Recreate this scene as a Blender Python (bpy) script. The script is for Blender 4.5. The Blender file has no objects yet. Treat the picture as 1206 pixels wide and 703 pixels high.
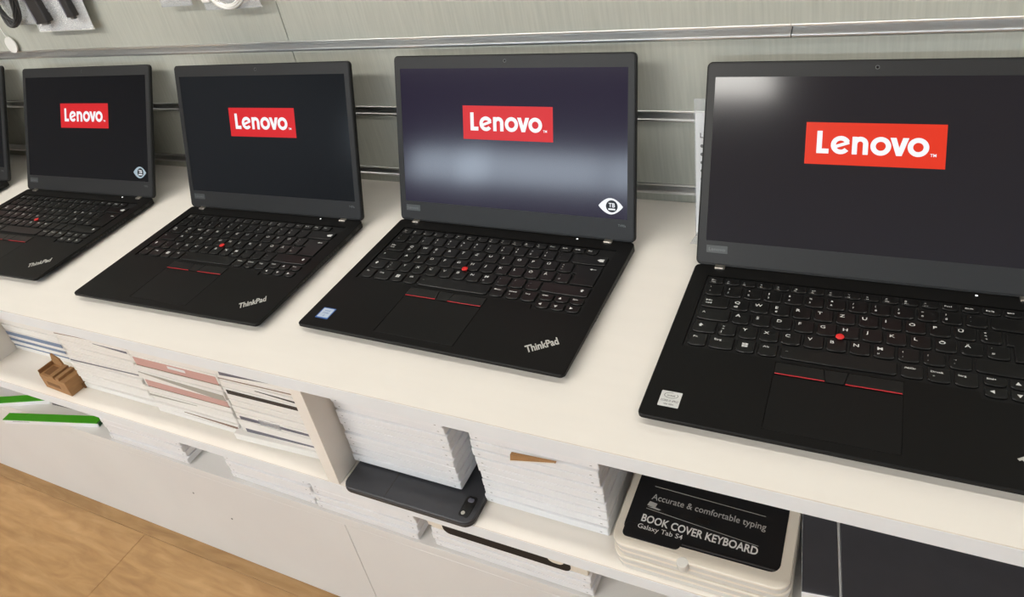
import bpy, math, random
from mathutils import Vector, Matrix
from mathutils.geometry import tessellate_polygon
random.seed(7)
SC = bpy.context.scene
COL = SC.collection
ZF = 548.0                      # worktop height above the floor (mm)

def V(x, y, z):                 # mm, z counted from the worktop -> world metres
    return Vector((x / 1000, y / 1000, (z + ZF) / 1000))

# ------------------------------------------------------------------ camera
F, CX, CY = 885.87, 600.40, 214.93
R_ = [[0.888576354669316, 0.42064478737738087, -0.18300279990980495],
      [0.05870277933722495, -0.49992416015286634, -0.8640774373825162],
      [-0.45495719097589304, 0.7570560064801608, -0.4689138059725216]]
cam_d = bpy.data.cameras.new('camera'); cam = bpy.data.objects.new('camera', cam_d); COL.objects.link(cam)
cam_d.sensor_fit = 'HORIZONTAL'; cam_d.sensor_width = 36; cam_d.lens = F / 1206 * 36
cam_d.shift_x = (603 - CX) / 1206; cam_d.shift_y = (CY - 351.5) / 1206
cam_d.clip_start = 0.02; cam_d.clip_end = 60
m = Matrix.Identity(4)
for i in range(3):
    m[i][0] = R_[0][i]; m[i][1] = -R_[1][i]; m[i][2] = -R_[2][i]
m.translation = V(596.389, -463.018, 504.917)
cam.matrix_world = m
SC.camera = cam

# ------------------------------------------------------------------ light and exposure
STRIP_COL, STRIP_POW = (1.0, 0.975, 0.915), 1.0     # warm ceiling strip lamps
WIN_COL, WIN_POW = (0.72, 0.86, 1.0), 13.0          # daylight in the shop window
EXPOSURE = 0.0
SC.view_settings.view_transform = 'Standard'; SC.view_settings.look = 'None'
SC.view_settings.gamma = 1; SC.view_settings.use_curve_mapping = False
SC.view_settings.exposure = EXPOSURE
w = bpy.data.worlds.new('world'); SC.world = w; w.use_nodes = True
w.node_tree.nodes['Background'].inputs[0].default_value = (0.9, 0.95, 1.0, 1)
w.node_tree.nodes['Background'].inputs[1].default_value = 0.3
# ceiling strips: (x0, x1, y0, y1, radiance) in mm, lamp underside at z = 2390 above the worktop
STRIPS = [(-3400, -20, -2700, -2280, 27.0), (-2400, 2600, -330, -170, 15.0), (-4300, -1100, -5020, -4660, 20.0), (1750, 3800, -2700, -2280, 14.0)]  # last two strips are added fill light, not known fixtures

# ------------------------------------------------------------------ materials
def srgb(r, g, b):
    f = lambda c: (c / 255 / 12.92) if c / 255 <= 0.04045 else ((c / 255 + 0.055) / 1.055) ** 2.4
    return (f(r), f(g), f(b), 1)

MATS = {}
def mat(name, col, rough=0.5, metal=0.0, spec=0.5, emit=None, estr=0.0, var=0.0, vscale=60, vstretch=(1, 1, 1), bump=0.0, bscale=400, coat=0.0):
    if name in MATS: return MATS[name]
    M = bpy.data.materials.new(name); M.use_nodes = True
    nt = M.node_tree; b = nt.nodes['Principled BSDF']
    b.inputs['Base Color'].default_value = col
    b.inputs['Roughness'].default_value = rough
    b.inputs['Metallic'].default_value = metal
    b.inputs['Specular IOR Level'].default_value = spec
    b.inputs['Coat Weight'].default_value = coat
    if emit is not None:
        b.inputs['Emission Color'].default_value = emit
        b.inputs['Emission Strength'].default_value = estr
    if var or bump:
        tc = nt.nodes.new('ShaderNodeTexCoord'); mp = nt.nodes.new('ShaderNodeMapping')
        mp.inputs['Scale'].default_value = vstretch
        nt.links.new(tc.outputs['Object'], mp.inputs[0])
    if var:
        n = nt.nodes.new('ShaderNodeTexNoise'); n.inputs['Scale'].default_value = vscale; n.inputs['Detail'].default_value = 5
        nt.links.new(mp.outputs[0], n.inputs['Vector'])
        cr = nt.nodes.new('ShaderNodeValToRGB')
        cr.color_ramp.elements[0].position = 0.3; cr.color_ramp.elements[1].position = 0.7
        cr.color_ramp.elements[0].color = tuple(c * (1 - var) for c in col[:3]) + (1,)
        cr.color_ramp.elements[1].color = tuple(min(1, c * (1 + var)) for c in col[:3]) + (1,)
        nt.links.new(n.outputs['Fac'], cr.inputs[0]); nt.links.new(cr.outputs[0], b.inputs['Base Color'])
    if bump:
        n2 = nt.nodes.new('ShaderNodeTexNoise'); n2.inputs['Scale'].default_value = bscale; n2.inputs['Detail'].default_value = 3
        nt.links.new(mp.outputs[0], n2.inputs['Vector'])
        bp = nt.nodes.new('ShaderNodeBump'); bp.inputs['Strength'].default_value = bump; bp.inputs['Distance'].default_value = 0.0006
        nt.links.new(n2.outputs['Fac'], bp.inputs['Height']); nt.links.new(bp.outputs[0], b.inputs['Normal'])
    MATS[name] = M
    return M

CREAM = mat('cream laminate', (0.80, 0.755, 0.69, 1), 0.42, var=0.012, vscale=14, vstretch=(1, 4, 4), bump=0.05, bscale=900)
PLINTH = mat('plinth laminate', (0.70, 0.69, 0.67, 1), 0.42, var=0.03, vscale=5, vstretch=(1, 1, 1))
EDGE = mat('white edge band', (0.765, 0.785, 0.80, 1), 0.45, var=0.01, vscale=30)
EDGELINE = mat('glue line', (0.62, 0.55, 0.47, 1), 0.6, var=0.02)
FABRIC = mat('grey slat board', (0.47, 0.475, 0.415, 1), 0.62, spec=0.3, var=0.07, vscale=330, vstretch=(1, 1, 0.05), bump=0.15, bscale=500)
GROOVE = mat('groove backing', (0.08, 0.08, 0.075, 1), 0.7, var=0.05)
ALU = mat('aluminium', (0.78, 0.78, 0.77, 1), 0.36, metal=1.0, var=0.03, vscale=25, vstretch=(0.1, 1, 1))
BLACK = mat('black soft plastic', (0.0052, 0.0050, 0.0048, 1), 0.43, spec=0.17, var=0.06, vscale=300, bump=0.06, bscale=2500)
LIDM = mat('lid shell plastic', (0.009, 0.009, 0.0088, 1), 0.45, spec=0.3, var=0.05, vscale=300)
BEZEL = mat('bezel plastic', (0.019, 0.019, 0.0193, 1), 0.40, spec=0.32, var=0.04, vscale=400)
TRAY = mat('keyboard tray', (0.006, 0.006, 0.006, 1), 0.6, spec=0.3, var=0.05)
KEYM = mat('key plastic', (0.0050, 0.0049, 0.0048, 1), 0.30, spec=0.34, var=0.05, vscale=300)
PADM = mat('trackpad glass', (0.0056, 0.0054, 0.0053, 1), 0.42, spec=0.19, var=0.04)
LEGEND = mat('key print', (0.62, 0.62, 0.60, 1), 0.5, var=0.02)
CHROME = mat('hinge metal', (0.75, 0.71, 0.64, 1), 0.28, metal=1.0, var=0.03)
SILVER = mat('silver lettering', (0.66, 0.66, 0.63, 1), 0.35, metal=0.55, var=0.03)
REDR = mat('red rubber', srgb(214, 40, 38), 0.6, var=0.08, vscale=900)
REDS = mat('red stripe', srgb(176, 34, 42), 0.4, var=0.04)
RUBBER = mat('rubber foot', (0.02, 0.02, 0.02, 1), 0.8, var=0.05)
HOLE = mat('port dark', (0.003, 0.003, 0.003, 1), 0.5, var=0.02)
LED = mat('white led', (0.9, 0.9, 0.9, 1), 0.4, emit=(0.95, 0.98, 1, 1), estr=1.2, var=0.01)
BADGE = mat('badge grey', (0.07, 0.075, 0.075, 1), 0.4, metal=0.3, var=0.04)
BADGEL = mat('badge letters', (0.15, 0.155, 0.155, 1), 0.35, metal=0.3, var=0.04)
LENS = mat('camera lens', (0.005, 0.005, 0.008, 1), 0.08, spec=0.8, var=0.02)
LOGORED = mat('screen red', (0.01, 0.004, 0.004, 1), 0.3, spec=0.2, emit=srgb(216, 36, 42), estr=1.0, var=0.005)
LOGORED4 = mat('screen orange red', (0.01, 0.004, 0.004, 1), 0.3, spec=0.2, emit=srgb(228, 52, 26), estr=1.0, var=0.005)
LOGOWHITE = mat('screen white', (0.05, 0.05, 0.05, 1), 0.4, emit=(0.90, 0.92, 0.97, 1), estr=0.95, var=0.005)
EYEDIM = mat('screen grey blue', (0.01, 0.01, 0.01, 1), 0.4, emit=(0.36, 0.46, 0.52, 1), estr=1.0, var=0.005)
SCRDARK = mat('screen dark print', (0.01, 0.01, 0.012, 1), 0.4, spec=0.2, emit=(0.012, 0.016, 0.02, 1), estr=1, var=0.005)
STICKW = mat('sticker silver white', (0.62, 0.62, 0.60, 1), 0.4, var=0.02)
STICKB = mat('sticker pale blue', (0.50, 0.58, 0.68, 1), 0.35, var=0.04, vscale=120)
STICKBLUE = mat('sticker blue border', (0.02, 0.10, 0.36, 1), 0.35, var=0.04)
INK = mat('grey ink', (0.14, 0.14, 0.14, 1), 0.5, var=0.02)
WBOX = mat('white carton', (0.755, 0.765, 0.785, 1), 0.5, var=0.015, vscale=40)
WBOX2 = mat('white carton lid', (0.785, 0.79, 0.805, 1), 0.45, var=0.015, vscale=40)
WARMBOX = mat('warm white carton', (0.76, 0.74, 0.70, 1), 0.5, var=0.015, vscale=40)
WARMBOX2 = mat('warm white carton lid', (0.79, 0.77, 0.735, 1), 0.5, var=0.015, vscale=40)
KRAFT = mat('kraft card', srgb(160, 120, 78), 0.75, var=0.10, vscale=70, vstretch=(1, 1, 3), bump=0.2)
KRAFTD = mat('kraft card edge', srgb(120, 84, 48), 0.8, var=0.08, vscale=90)
PINK = mat('rose folio', srgb(198, 156, 149), 0.5, var=0.03)
GREYF = mat('grey folio', srgb(165, 162, 152), 0.5, var=0.05, vscale=20)
SLATE = mat('slate folio', srgb(98, 98, 110), 0.5, var=0.04)
BLUEF = mat('blue grey folio', srgb(108, 124, 150), 0.5, var=0.05)
BLACKF = mat('black folio', srgb(44, 42, 42), 0.5, var=0.04)
BROWNL = mat('brown card line', srgb(130, 105, 90), 0.6, var=0.05)
GREEN = mat('green carton', srgb(62, 158, 18), 0.45, var=0.03)
GREEND = mat('dark green carton', srgb(28, 84, 50), 0.45, var=0.05)
BLUEBOX = mat('blue carton', srgb(24, 78, 128), 0.45, var=0.15, vscale=30)
DARKTAB = mat('dark slate cover', (0.030, 0.031, 0.036, 1), 0.45, var=0.05, vscale=60)
SLATETOP = mat('dark slate sheet', (0.050, 0.051, 0.060, 1), 0.5, var=0.05, vscale=60)
BEIGE = mat('beige plastic rim', srgb(222, 214, 200), 0.4, var=0.02)
CLEAR = mat('frosted case side', srgb(214, 212, 206), 0.25, var=0.04, vscale=25, vstretch=(1, 1, 5))
PRINTB = mat('black print panel', (0.010, 0.010, 0.011, 1), 0.55, spec=0.3, var=0.05)
PRINTW = mat('white print', (0.72, 0.72, 0.70, 1), 0.5, var=0.01)
PRINTG = mat('grey print', (0.38, 0.38, 0.37, 1), 0.5, var=0.01)
POLY = mat('white polybag', (0.80, 0.80, 0.78, 1), 0.28, var=0.03, vscale=20, bump=0.6, bscale=45)
CABLE = mat('grey cable', (0.045, 0.045, 0.045, 1), 0.45, var=0.05)
TAGW = mat('white tag', (0.82, 0.81, 0.77, 1), 0.4, var=0.01)
PAPER = mat('paper', (0.72, 0.73, 0.74, 1), 0.6, var=0.01)
PAINT = mat('room paint', (0.10, 0.10, 0.105, 1), 0.7, var=0.02, vscale=6)
CEILM = mat('ceiling paint', (0.33, 0.33, 0.34, 1), 0.8, var=0.02, vscale=6)

def clear_film(name, fac):
    M = bpy.data.materials.new(name); M.use_nodes = True; nt = M.node_tree
    nt.nodes.remove(nt.nodes['Principled BSDF'])
    out = nt.nodes['Material Output']
    t = nt.nodes.new('ShaderNodeBsdfTransparent'); t.inputs[0].default_value = (0.93, 0.94, 0.95, 1)
    p = nt.nodes.new('ShaderNodeBsdfPrincipled'); p.inputs['Base Color'].default_value = (0.8, 0.81, 0.82, 1); p.inputs['Roughness'].default_value = 0.2
    n = nt.nodes.new('ShaderNodeTexNoise'); n.inputs['Scale'].default_value = 40
    mp = nt.nodes.new('ShaderNodeMapRange'); mp.inputs[3].default_value = fac * 0.4; mp.inputs[4].default_value = fac * 1.6
    mx = nt.nodes.new('ShaderNodeMixShader')
    nt.links.new(n.outputs['Fac'], mp.inputs[0]); nt.links.new(mp.outputs[0], mx.inputs[0])
    nt.links.new(t.outputs[0], mx.inputs[1]); nt.links.new(p.outputs[0], mx.inputs[2]); nt.links.new(mx.outputs[0], out.inputs[0])
    return M
FILM = clear_film('clear film', 0.35)
ACRYL = clear_film('clear acrylic', 0.22)

def wood():
    M = bpy.data.materials.new('oak laminate'); M.use_nodes = True; nt = M.node_tree; b = nt.nodes['Principled BSDF']
    tc = nt.nodes.new('ShaderNodeTexCoord'); mp = nt.nodes.new('ShaderNodeMapping'); mp.inputs['Scale'].default_value = (1.0, 4.2, 1)
    oi = nt.nodes.new('ShaderNodeObjectInfo'); ad = nt.nodes.new('ShaderNodeVectorMath'); ad.operation = 'ADD'
    mu = nt.nodes.new('ShaderNodeMath'); mu.operation = 'MULTIPLY'; mu.inputs[1].default_value = 37
    nt.links.new(oi.outputs['Random'], mu.inputs[0]); nt.links.new(tc.outputs['Object'], ad.inputs[0]); nt.links.new(mu.outputs[0], ad.inputs[1])
    nt.links.new(ad.outputs[0], mp.inputs[0])
    n = nt.nodes.new('ShaderNodeTexNoise'); n.inputs['Scale'].default_value = 11; n.inputs['Detail'].default_value = 10; n.inputs['Distortion'].default_value = 1.2
    nt.links.new(mp.outputs[0], n.inputs['Vector'])
    cr = nt.nodes.new('ShaderNodeValToRGB'); e = cr.color_ramp.elements
    e[0].position = 0.2; e[0].color = srgb(150, 113, 73); e[1].position = 0.8; e[1].color = srgb(184, 148, 104)
    x = e.new(0.5); x.color = srgb(170, 133, 88)
    n3 = nt.nodes.new('ShaderNodeTexNoise'); n3.inputs['Scale'].default_value = 60; n3.inputs['Detail'].default_value = 4
    mp3 = nt.nodes.new('ShaderNodeMapping'); mp3.inputs['Scale'].default_value = (0.12, 1.6, 1)
    nt.links.new(ad.outputs[0], mp3.inputs[0]); nt.links.new(mp3.outputs[0], n3.inputs['Vector'])
    mx = nt.nodes.new('ShaderNodeMixRGB'); mx.blend_type = 'MULTIPLY'; mx.inputs[0].default_value = 0.35
    nt.links.new(n.outputs['Fac'], cr.inputs[0]); nt.links.new(cr.outputs[0], mx.inputs[1])
    cr3 = nt.nodes.new('ShaderNodeValToRGB'); cr3.color_ramp.elements[0].color = (0.52, 0.46, 0.40, 1); cr3.color_ramp.elements[0].position = 0.3; cr3.color_ramp.elements[1].position = 0.6
    nt.links.new(n3.outputs['Fac'], cr3.inputs[0]); nt.links.new(cr3.outputs[0], mx.inputs[2])
    # knots
    vo = nt.nodes.new('ShaderNodeTexVoronoi'); vo.inputs['Scale'].default_value = 5.0
    mpk = nt.nodes.new('ShaderNodeMapping'); mpk.inputs['Scale'].default_value = (1, 2.2, 1)
    nt.links.new(ad.outputs[0], mpk.inputs[0]); nt.links.new(mpk.outputs[0], vo.inputs['Vector'])
    crk = nt.nodes.new('ShaderNodeValToRGB'); crk.color_ramp.elements[0].color = (0.45, 0.32, 0.2, 1); crk.color_ramp.elements[0].position = 0.02
    crk.color_ramp.elements[1].color = (1, 1, 1, 1); crk.color_ramp.elements[1].position = 0.09
    nt.links.new(vo.outputs['Distance'], crk.inputs[0])
    mk = nt.nodes.new('ShaderNodeMixRGB'); mk.blend_type = 'MULTIPLY'; mk.inputs[0].default_value = 0.8
    nt.links.new(mx.outputs[0], mk.inputs[1]); nt.links.new(crk.outputs[0], mk.inputs[2]); nt.links.new(mk.outputs[0], b.inputs['Base Color'])
    b.inputs['Roughness'].default_value = 0.5
    return M
WOOD = wood()

# ------------------------------------------------------------------ mesh helpers (all in mm)
def rrect(x0, x1, y0, y1, r, seg=4):
    if r <= 0.001: return [(x0, y0), (x1, y0), (x1, y1), (x0, y1)]
    r = min(r, (x1 - x0) / 2 - 1e-4, (y1 - y0) / 2 - 1e-4)
    out = []
    for cx, cy, a0 in ((x1 - r, y0 + r, -90), (x1 - r, y1 - r, 0), (x0 + r, y1 - r, 90), (x0 + r, y0 + r, 180)):
        for k in range(seg + 1):
            a = math.radians(a0 + 90 * k / seg); out.append((cx + r * math.cos(a), cy + r * math.sin(a)))
    return out

class MB:
    def __init__(s): s.v = []; s.f = []
    def add(s, vs, fs):
        o = len(s.v); s.v += [tuple(p) for p in vs]; s.f += [tuple(i + o for i in f) for f in fs]; return s
    def box(s, x0, x1, y0, y1, z0, z1):
        return s.add([(x0, y0, z0), (x1, y0, z0), (x1, y1, z0), (x0, y1, z0), (x0, y0, z1), (x1, y0, z1), (x1, y1, z1), (x0, y1, z1)],
                     [(3, 2, 1, 0), (4, 5, 6, 7), (0, 1, 5, 4), (1, 2, 6, 5), (2, 3, 7, 6), (3, 0, 4, 7)])
    def loft(s, rings, c0=True, c1=True, closed=True):
        n = len(rings[0]); vs = [p for r in rings for p in r]; fs = []
        for i in range(len(rings) - 1):
            for k in range(n if closed else n - 1):
                a, b = i * n + k, i * n + (k + 1) % n; fs.append((a, b, b + n, a + n))
        if c0: fs.append(tuple(reversed(range(n))))
        if c1: fs.append(tuple(range((len(rings) - 1) * n, len(rings) * n)))
        return s.add(vs, fs)
    def slab(s, x0, x1, y0, y1, z0, z1, r=0.0, b=0.0, seg=4, bot=True):
        lv = [(z0, b), (z0 + b, 0), (z1 - b, 0), (z1, b)] if b else [(z0, 0), (z1, 0)]
        rings = []
        for z, i in lv:
            rings.append([(x, y, z) for x, y in rrect(x0 + i, x1 - i, y0 + i, y1 - i, max(r - i, 0.002) if r else 0, seg)])
        return s.loft(rings, c0=bot)
    def prism_xz(s, pts, y0, y1):        # polygon in x,z extruded along y (pts counter-clockwise seen from -y)
        n = len(pts)
        return s.add([(x, y0, z) for x, z in pts] + [(x, y1, z) for x, z in pts],
                     [tuple(range(n)), tuple(reversed(range(n, 2 * n)))] + [(k, k + n, (k + 1) % n + n, (k + 1) % n) for k in range(n)])
    def prism_xy(s, pts, z0, z1):
        return s.loft([[(x, y, z0) for x, y in pts], [(x, y, z1) for x, y in pts]])
    def tube(s, path, r, seg=8, closed=False):
        P = [Vector(p) for p in path]; rings = []; n = len(P); up = Vector((0.13, 0.31, 0.94))
        for i in range(n):
            a = P[i - 1] if (i or closed) else P[0]; b = P[(i + 1) % n] if (i < n - 1 or closed) else P[i]
            t = (b - a).normalized(); u = t.cross(up)
            if u.length < 1e-3: u = t.cross(Vector((1, 0, 0)))
            u.normalize(); v = t.cross(u); rr = r[i] if isinstance(r, (list, tuple)) else r
            rings.append([tuple(P[i] + (u * math.cos(2 * math.pi * k / seg) + v * math.sin(2 * math.pi * k / seg)) * rr) for k in range(seg)])
        if closed: rings.append(rings[0])
        return s.loft(rings, not closed, not closed)
    def disc(s, cx, cy, z, r, seg=20, sy=1.0):
        return s.add([(cx + r * math.cos(2 * math.pi * k / seg), cy + sy * r * math.sin(2 * math.pi * k / seg), z) for k in range(seg)], [tuple(range(seg))])
    def cyl(s, cx, cy, z0, z1, r, seg=20, b=0.0):
        lv = [(z0, 0), (z1 - b, 0), (z1, b)] if b else [(z0, 0), (z1, 0)]
        return s.loft([[(cx + (r - i) * math.cos(2 * math.pi * k / seg), cy + (r - i) * math.sin(2 * math.pi * k / seg), z) for k in range(seg)] for z, i in lv])
    def flat(s, pts, z):
        return s.add([(x, y, z) for x, y in pts], [tuple(range(len(pts)))])
    def arc(s, cx, cy, r0, r1, a0, a1, z, seg=24):
        vs = []; fs = []
        for k in range(seg + 1):
            a = math.radians(a0 + (a1 - a0) * k / seg)
            vs += [(cx + r0 * math.cos(a), cy + r0 * math.sin(a), z), (cx + r1 * math.cos(a), cy + r1 * math.sin(a), z)]
            if k: fs.append((2 * k - 2, 2 * k - 1, 2 * k + 1, 2 * k))
        return s.add(vs, fs)
    def xf(s, fn):
        s.v = [fn(*p) for p in s.v]; return s
    def mesh(s, name, material, smooth=None):
        me = bpy.data.meshes.new(name); me.from_pydata([(x / 1000, y / 1000, z / 1000) for x, y, z in s.v], [], s.f)
        me.materials.append(material)
        if smooth:
            me.polygons.foreach_set('use_smooth', [True] * len(me.polygons)); me.set_sharp_from_angle(angle=math.radians(smooth))
        me.update(); return me

def link(name, me, parent=None, loc=None, rot=None):
    o = bpy.data.objects.new(name, me); COL.objects.link(o)
    if parent is not None: o.parent = parent
    if loc is not None: o.location = loc
    if rot is not None: o.rotation_euler = rot
    return o
def mmv(x, y, z): return (x / 1000, y / 1000, z / 1000)
def tag(o, label, cat, group=None):
    o['label'] = label; o['category'] = cat
    if group: o['group'] = group
    return o
def struct(o, label=None):
    o['kind'] = 'structure'
    if label: o['label'] = label
    return o
def empty(name, loc, rz=0.0):
    o = bpy.data.objects.new(name, None); COL.objects.link(o); o.location = loc; o.rotation_euler = (0, 0, rz); o.empty_display_size = 0.02
    return o

_tc = {}
def text_geo(body, bold=0.0):
    k = (body, bold)
    if k not in _tc:
        cu = bpy.data.curves.new('t', 'FONT'); cu.body = body; cu.size = 1; cu.offset = bold; cu.resolution_u = 3
        ob = bpy.data.objects.new('t', cu); COL.objects.link(ob)
        dg = bpy.context.evaluated_depsgraph_get(); me = bpy.data.meshes.new_from_object(ob.evaluated_get(dg))
        _tc[k] = ([(p.co.x, p.co.y) for p in me.vertices], [tuple(p.vertices) for p in me.polygons])
        bpy.data.objects.remove(ob); bpy.data.curves.remove(cu); bpy.data.meshes.remove(me)
    return _tc[k]
def txt(mb, body, x, y, z, size, rot=0.0, sx=1.0, width=None, bold=0.0, centre=False):
    vs, fs = text_geo(body, bold)
    if not vs: return mb
    xs = [p[0] for p in vs]; x0, x1 = min(xs), max(xs)
    if width: sx = width / ((x1 - x0) * size)
    off = (x0 + x1) / 2 if centre else x0
    c, s_ = math.cos(rot), math.sin(rot)
    return mb.add([(x + ((px - off) * size * sx) * c - (py * size) * s_, y + ((px - off) * size * sx) * s_ + (py * size) * c, z) for px, py in vs], fs)

# ------------------------------------------------------------------ the room
def qbox(name, x0, x1, y0, y1, z0, z1, material, parent=None):
    me = MB().box(x0, x1, y0, y1, z0, z1).mesh(name, material)
    return link(name, me, parent, None if parent is not None else V(0, 0, 0))

RX0, RX1, RY0 = -5200, 4200, -6200
FLOOR = struct(qbox('floor', RX0, RX1, RY0, 342, -ZF - 40, -ZF - 6, WOOD))
for r in range(6):
    y1 = -34 - (r - 1) * 190 if r else 340
    y0 = -34 - r * 190
    x = -2600 + (r * 430) % 1280
    if r == 1: x = -556 - 1280
    if r == 0: x = -2300
    while x < 2200:
        me = MB().slab(x + .3, x + 1279.7, y0 + .15, y1 - .15, -6, 0, b=0.3).mesh('plank', WOOD)
        link('plank', me, FLOOR, mmv(0, 0, -ZF)); x += 1280
struct(qbox('ceiling', RX0, RX1, RY0, 420, 2400, 2440, CEILM))
struct(qbox('wall_left', RX0 - 60, RX0, RY0, 420, -ZF, 2400, PAINT))
struct(qbox('wall_right', RX1, RX1 + 60, RY0, 420, -ZF, 2400, PAINT))
struct(qbox('wall_behind', RX0, RX1, 350, 420, -ZF, 2400, PAINT))
# shop front opposite, with a window band that lets the daylight in
WX0, WX1, WZ0, WZ1 = -4700, 3700, 1080, 1490
wf = struct(qbox('wall_front', RX0, RX1, RY0 - 60, RY0, -ZF, WZ0, PAINT))
qbox('upper_wall', RX0, RX1, RY0 - 60, RY0, WZ1, 2400, PAINT, wf).location = (0, 0, 0)
qbox('side_wall', RX0, WX0, RY0 - 60, RY0, WZ0, WZ1, PAINT, wf).location = (0, 0, 0)
qbox('side_wall', WX1, RX1, RY0 - 60, RY0, WZ0, WZ1, PAINT, wf).location = (0, 0, 0)
win = struct(empty('window_1', V(0, RY0 - 20, 0)))
cuts = [WX0, -4080, -3540, -2200, -800, 600, 2100, WX1]
for k in range(len(cuts) - 1):
    a, b = cuts[k], cuts[k + 1]
    pw = WIN_POW * (1.5 if k == 1 else 1.0)          # one pane set brighter for the brightest part of the centre screen's reflection
    gm = mat('daylight pane %d' % (k == 1), (0.8, 0.8, 0.8, 1), 0.4, emit=WIN_COL + (1,), estr=pw, var=0.005)
    link('pane', MB().box(a + 20, b - 20, -12, -4, WZ0 + 25, WZ1 - 25).mesh('pane', gm), win)
    link('mullion', MB().box(b - 20, b + 20, -30, 10, WZ0, WZ1).mesh('mullion', PAINT), win)
LAMPH = mat('lamp housing', (0.7, 0.7, 0.7, 1), 0.4, var=0.01)
LAMPLAB = ['warm ceiling strip lamp in front of the shelf, left', 'warm ceiling strip lamp right above the worktop',
           'added warm ceiling strip lamp deep in the shop, left', 'added warm ceiling strip lamp in front of the shelf, right']
for (x0, x1, y0, y1, pw), lb in zip(STRIPS, LAMPLAB):
    LAMPM = mat('lamp diffuser %d' % pw, (0.8, 0.8, 0.8, 1), 0.5, emit=STRIP_COL + (1,), estr=STRIP_POW * pw, var=0.005)
    e = tag(empty('ceiling_lamp', V((x0 + x1) / 2, (y0 + y1) / 2, 2360)), lb, 'lamp', 'ceiling strip lamps')
    hx, hy = (x1 - x0) / 2, (y1 - y0) / 2
    link('housing', MB().slab(-hx - 12, hx + 12, -hy - 12, hy + 12, 8, 40, b=2).mesh('housing', LAMPH), e)
    link('diffuser', MB().slab(-hx, hx, -hy, hy, 0, 8, b=2).mesh('diffuser', LAMPM), e)

# slat wall behind the worktop: panels and aluminium inserts
YW = 334.2
wall = struct(qbox('wall_back', -2600, 2200, YW + 11, 349, -ZF, 1500, GROOVE))
rails = [9.6, 110.8, 212.4] + [313.5 + 101.2 * k for k in range(6)]
seams = [-2600, -1400, -200, 1000, 2200]
zlo = -ZF + 2
for i, zr in enumerate(rails + [1010]):
    for a, b in zip(seams[:-1], seams[1:]):
        me = MB().box(a + .7, b - .7, YW, YW + 10.9, zlo, zr - .2).mesh('slat_panel', FABRIC)
        link('slat_panel', me, wall)
    zlo = zr + 15.4
def rail_mesh(x0, x1):
    # section (y, z) from the back top round the front to the back bottom
    sec = [(10.3, 15.2), (-1.2, 15.2), (-1.8, 14.6), (-1.8, 12.9), (-1.0, 12.5), (9.2, 12.4), (9.8, 11.6), (9.8, 8.6), (8.6, 7.4), (0.2, 4.9), (-1.0, 4.6), (-2.2, 3.8), (-2.5, 2.6), (-2.2, 1.2), (-1.4, 0.5), (10.3, 0.0)]
    m_ = MB(); m_.loft([[(x0, y, z) for y, z in sec], [(x1, y, z) for y, z in sec]])
    return m_.mesh('rail', ALU, 35)
for i, zr in enumerate(rails):
    segs = [(-2600, -700), (-700, 491), (491, 2200)] if i == 2 else [(-2600, -1400), (-1400, 1000), (1000, 2200)]
    for a, b in segs:
        o = link('rail', rail_mesh(a + .5, b - .5), wall, mmv(0, YW, zr)); o['label'] = 'aluminium slat wall insert'

# ------------------------------------------------------------------ worktop and shelving
YF = -65.8
wt = tag(empty('worktop', V(0, YF, -17)), 'long cream worktop carrying the row of laptops', 'worktop')
link('board', MB().slab(-2300, 2100, 1.0, 399, 0, 17, b=0.4).mesh('board', CREAM), wt)
link('edge_band', MB().slab(-2300, 2100, 0.0, 0.9, 0, 16.7, b=0.2).mesh('edge_band', EDGE), wt)
link('edge_line', MB().box(-2300, 2100, 0.25, 1.05, 16.55, 17.02).mesh('edge_line', EDGELINE), wt)

Z2, Z3, YP = -163.0, -326.0, -12.0
su = tag(empty('shelving_unit', V(0, YF, -ZF)), 'open white shelving unit under the cream worktop', 'shelf')
def sub(name, x0, x1, y0, y1, z0, z1, m_=CREAM, b=0.4):
    return link(name, MB().slab(x0, x1, y0 - YF, y1 - YF, z0 + ZF, z1 + ZF, b=b).mesh(name, m_), su)
s2 = sub('shelf_board', -2300, 2100, YF + 1, 330, Z2 - 16, Z2)
link('edge_band', MB().slab(-2300, 2100, 0, 0.9, Z2 - 16 + ZF, Z2 - .2 + ZF, b=.2).mesh('edge_band', EDGE), s2)
link('edge_line', MB().box(-2300, 2100, 0.25, 1.05, Z2 - .45 + ZF, Z2 + .02 + ZF).mesh('edge_line', EDGELINE), s2)
sub('shelf_board', -2300, 2100, YP, 330, Z3 - 16, Z3, PLINTH)
for x in (-1406, -686, 36.0, 786, 1506):
    sub('divider', x, x + 16, YF, 330, Z2, -17.2)
for x in (-1406, 786):
    sub('divider', x, x + 16, YP + 20, 330, Z3, Z2 - 16.2)
for a, b in ((-2300, -1330), (-1330, -46.3), (-46.3, 1238), (1238, 2100)):
    pl = sub('plinth_panel', a + .6, b - .6, YP, YP + 16, -ZF, Z3 - 16.2, PLINTH)
for hx, hz in ((-374, -398), (-306, -434)):
    link('peg_hole', MB().cyl(0, 0, 0, .4, 1.8, 10).xf(lambda x, y, z: (x, -z, y)).mesh('peg_hole', INK), su, mmv(hx, YP - YF, hz + ZF))
sub('back_panel', -2300, 2100, 330, 333.5, -ZF, -17.2, WARMBOX)

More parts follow.
